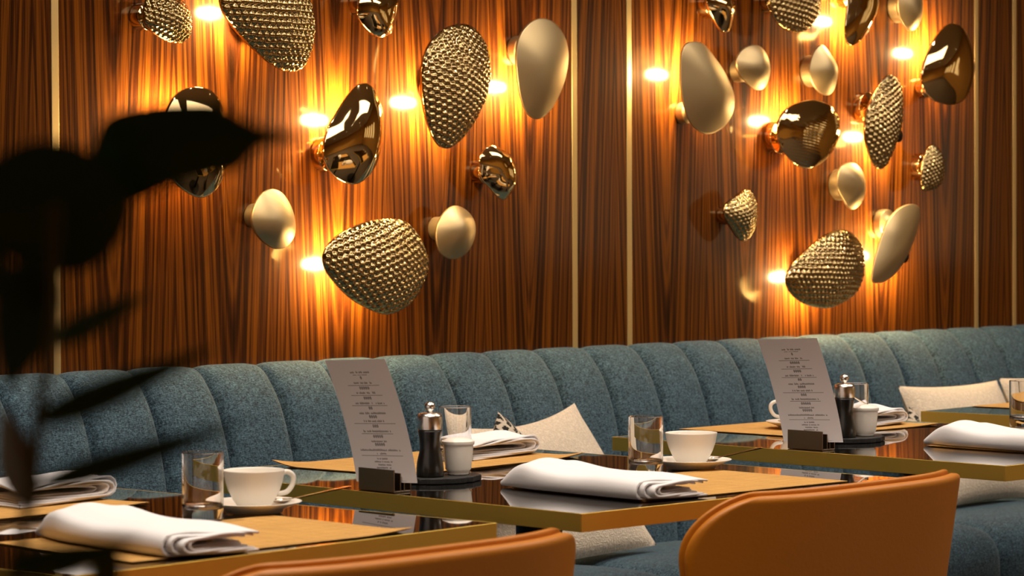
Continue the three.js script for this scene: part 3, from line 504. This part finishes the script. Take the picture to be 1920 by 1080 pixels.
for (const [who, x, z, r] of [['middle', -0.192, 1.128, -0.05], ['right', 0.815, 1.142, -0.06]]) {
  const s = thing('slate_coaster', `dark slate coaster under the pepper mill on the ${who} table`, 'coaster', [x, TOP, z], r, 'slate coasters'); mesh('slate', slateGeo, M.slate, s);
  const sy = TOP + 0.0086;
  const m = thing('pepper_mill', `black pepper mill with steel head on the ${who} table`, 'pepper mill', [x - 0.026, sy, z - 0.002], r, 'pepper mills');
  mesh('body', millBodyGeo, M.millBody, m); const cap = mesh('cap', millCapGeo, M.steel, m); mesh('knob', millKnobGeo, M.steel, cap);
  const p = thing('sugar_pot', `white porcelain sugar pot beside the pepper mill on the ${who} table`, 'pot', [x + 0.028, sy, z + 0.003], r, 'sugar pots');
  mesh('bowl', potGeo, M.porcelain, p); mesh('lid', potLidGeo, M.porcelain, p);
}

{
  const s = thing('sugar_spoon', 'thin steel spoon handle slanting up from the sugar pot on the right table', 'spoon', [0.838, TOP + 0.0640, 1.143], 0);
  mesh('handle', tube([[0.012, -0.001, 0], [-0.015, 0.009, 0.001], [-0.040, 0.020, 0.001], [-0.058, 0.030, 0]], 0.0016, 16, 8), M.silver, s);
}

// menu cards in metal stands
const menuTex = (() => {
  const c = document.createElement('canvas'); c.width = 512; c.height = 704; const x = c.getContext('2d');
  x.fillStyle = '#f8f3f7'; x.fillRect(0, 0, 512, 704); x.fillStyle = '#2a2524'; const r = rng(77);
  // print too small to read in the photograph: rows of letter-sized strokes, rules and small ornaments
  const row = (y, w, h, cx = 256, gap = 0.2) => { let p = cx - w / 2; while (p < cx + w / 2) { const l = h * (0.35 + 0.4 * r()); if (r() > gap) { const k = 0.55 + 0.45 * r(); x.fillRect(p, y + h * (1 - k), l * 0.32, h * k); x.fillRect(p + l * 0.55, y + h * (1 - k * 0.7), l * 0.26, h * k * 0.7); x.fillRect(p, y + (r() > 0.5 ? h * 0.9 : h * 0.45), l * 0.7, h * 0.14); } p += l + h * 0.16; } };
  const rule = (y, w) => x.fillRect(256 - w / 2, y, w, 2);
  const orn = (y, k) => { x.lineWidth = 2.2; x.strokeStyle = '#2a2524'; for (let i = 0; i < k; i++) { const px = 256 + (i - (k - 1) / 2) * 17; x.beginPath(); x.ellipse(px, y, 6, 8, 0, 0, 6.3); x.stroke(); x.fillRect(px - 1, y - 8, 2, 16); x.fillRect(px - 5, y - 1, 10, 2); } };
  let y = 66; row(y, 170, 13); row(y + 21, 120, 5); orn(y + 40, 1);
  y = 128; row(y, 150, 13); rule(y + 22, 265); orn(y + 38, 5);
  y = 186; row(y, 160, 13); rule(y + 22, 265); orn(y + 38, 4);
  y = 246; row(y, 250, 13); rule(y + 21, 300); orn(y + 36, 2);
  y = 304; row(y, 215, 13); orn(y + 28, 4);
  y = 350; row(y, 210, 13); rule(y + 21, 350); orn(y + 36, 3);
  y = 408; row(y, 225, 13); rule(y + 21, 265); orn(y + 37, 5);
  y = 466; row(y, 130, 12); orn(y + 25, 5);
  y = 516; row(y, 350, 12, 256, 0.12); row(y + 20, 80, 11); rule(y + 38, 350);
  for (let i = 0; i < 7; i++) row(566 + i * 17, [95, 145, 120, 125, 130, 165, 90][i], 10);
  row(692, 340, 4);
  const t = new THREE.CanvasTexture(c); t.colorSpace = THREE.SRGBColorSpace; return t;
})();
M.menu = new THREE.MeshStandardMaterial({ map: menuTex, roughness: 0.75, side: THREE.DoubleSide });
M.card = new THREE.MeshStandardMaterial({ color: new THREE.Color(0.86, 0.82, 0.85), roughness: 0.75, side: THREE.DoubleSide });
{
  const CW = 0.130, CH = 0.178;
  // the card faces -x; it is upright in the slot and bends over towards the viewer
  const f = (off) => grid(10, 30, (u, v) => {
    const h = v * CH, lean = -0.034 * Math.pow(v, 1.7) - 0.003 * v, a = (u - 0.5) * CW, tilt = 0.045;
    return [lean + off, Math.max(0.004, 0.012 + h * (1 - 0.02 * v) + a * tilt), a - h * (tilt + 0.10)];
  });
  const face = f(-0.00025), back = f(0.00025);
  const holder = mergeGeometries([rbox(0.0022, 0.031, 0.076, -0.0155, 0.0165, 0, 0.0006, 1), rbox(0.0022, 0.031, 0.076, 0.0155, 0.0165, 0, 0.0006, 1), rbox(0.033, 0.0022, 0.076, 0, 0.0011, 0, 0.0006, 1), rbox(0.0018, 0.026, 0.076, -0.0035, 0.014, 0, 0.0005, 1), rbox(0.0018, 0.026, 0.076, 0.0035, 0.014, 0, 0.0005, 1)]);
  for (const [who, x, z, r] of [['middle', -0.347, 1.164, -0.05], ['right', 0.632, 1.185, -0.06]]) {
    const s = thing('menu_stand', `bronze metal menu stand on the ${who} table`, 'menu stand', [x, TOP, z], r, 'menu stands'); mesh('slotted_block', holder, M.bronze, s);
    const m = thing('menu_card', `white printed menu card standing on the ${who} table`, 'menu', [x, TOP, z + 0.004], r, 'menu cards'); mesh('printed_side', face, M.menu, m); mesh('card_back', back, M.card, m);
  }
}

// ---------------------------------------------------------------- dark house plant close to the camera
const LEAVES = [
  [[-2.3636, 1.1293, 3.1003], [-2.3353, 1.1415, 3.1885], 0.0326, "a", 0.1] ,
  [[-2.3654, 1.1232, 3.1277], [-2.3931, 1.1174, 3.0544], 0.0474, "g", 0.1] ,
  [[-2.3905, 1.0452, 3.1032], [-2.3462, 1.0714, 3.1496], 0.0113, "g", 0] ,
  [[-2.3908, 1.0233, 3.1034], [-2.3536, 1.0467, 3.1717], 0.0101, "g", 0] ,
  [[-2.3754, 1.0713, 3.0893], [-2.3298, 1.0887, 3.0935], 0.0099, "g", 0] ,
  [[-2.3864, 1.1041, 3.1059], [-2.378, 1.0549, 3.0723], 0.0223, "g", 0.3] ,
  [[-2.3716, 1.0133, 3.0804], [-2.3555, 1.0467, 3.038], 0.0164, "b", 0.2] ,
  [[-2.4214, 1.0003, 3.13], [-2.403, 1.0117, 3.1785], 0.0124, "g", 0.2] ,
  [[-2.3758, 0.987, 3.1205], [-2.3709, 1.003, 3.1252], 0.011, "o", 0.3] ,
  [[-2.3898, 1.0877, 3.1027], [-2.3751, 1.1079, 3.0447], 0.0169, "g", 0.2] ,
];
const STEM = [[-2.3837, 1.1206, 3.1083], [-2.3845, 1.1023, 3.1079], [-2.3852, 1.0767, 3.1079], [-2.3885, 1.0511, 3.1051], [-2.3905, 1.0246, 3.1037], [-2.3936, 1.0054, 3.1009], [-2.3958, 0.9852, 3.0991], [-2.4057999999999997, 0.62, 3.0991], [-2.4108, 0.3, 3.0991]] ;
{
  const t = thing('house_plant', 'dark leafy house plant out of focus at the left edge', 'plant', [0, 0, 0]);
  M.dryLeaf = new THREE.MeshStandardMaterial({ color: new THREE.Color(0.12, 0.085, 0.045), roughness: 0.9, side: THREE.DoubleSide });
  M.youngLeaf = new THREE.MeshStandardMaterial({ color: new THREE.Color(0.07, 0.085, 0.02), roughness: 0.8, side: THREE.DoubleSide });
  const foot = new THREE.Vector3(...STEM[STEM.length - 1]);
  t.position.set(foot.x, 0, foot.z);
  const loc = (p) => [p[0] - foot.x, p[1], p[2] - foot.z];
  mesh('stem', tube(STEM.map(loc), 0.0022, 60, 8), M.stem, t);
  const right = new THREE.Vector3(Math.cos(yaw), 0, Math.sin(yaw));
  for (const [b, tip, w, kind, bend] of LEAVES) {
    const B = new THREE.Vector3(...loc(b)), T = new THREE.Vector3(...loc(tip)), A = T.clone().sub(B), N = new THREE.Vector3(-Math.sin(yaw) * 0.9, -0.25, Math.cos(yaw) * 0.9).normalize();
    const side = new THREE.Vector3().crossVectors(N, A).normalize(), up = new THREE.Vector3().crossVectors(A, side).normalize(), len = A.length();
    const f = (off) => grid(12, 36, (u, v) => {
      const a = u * 2 - 1, prof = kind === 'a' ? Math.pow(smooth(-0.02, 0.22, v), 0.6) * lerp(1.0, 0.80, smooth(0.2, 0.66, v)) * (1 - 0.72 * smooth(0.64, 0.80, v)) * (1 - clamp((v - 0.78) / 0.22) * 0.97) : Math.pow(Math.sin(Math.PI * Math.pow(v, 0.72)), 0.85) * (1 - 0.25 * v) * 1.12, p = B.clone().addScaledVector(A, v);
      p.addScaledVector(side, a * w / 2 * prof + (kind === 'a' ? 0.26 * w * Math.sin(Math.PI * Math.pow(v, 0.9)) : 0)).addScaledVector(up, bend * len * 0.12 * Math.sin(Math.PI * v) + Math.abs(a) * w * 0.12 * prof + off);
      return p.toArray();
    });
    mesh('leaf', mergeGeometries([f(0), f(0.0004)]), { g: M.leaf, a: M.leaf, b: M.dryLeaf, o: M.youngLeaf }[kind], t);
  }
  const pot = thing('plant_pot', 'dark planter holding the house plant below the photo', 'planter', [foot.x, 0, foot.z]);
  mesh('planter_body', lathe([[0, 0], [0.11, 0], [0.12, 0.01], [0.15, 0.34], [0.152, 0.36], [0.14, 0.36], [0.135, 0.30], [0, 0.30]], 40), M.slate, pot);
}

renderer.render(scene, camera);
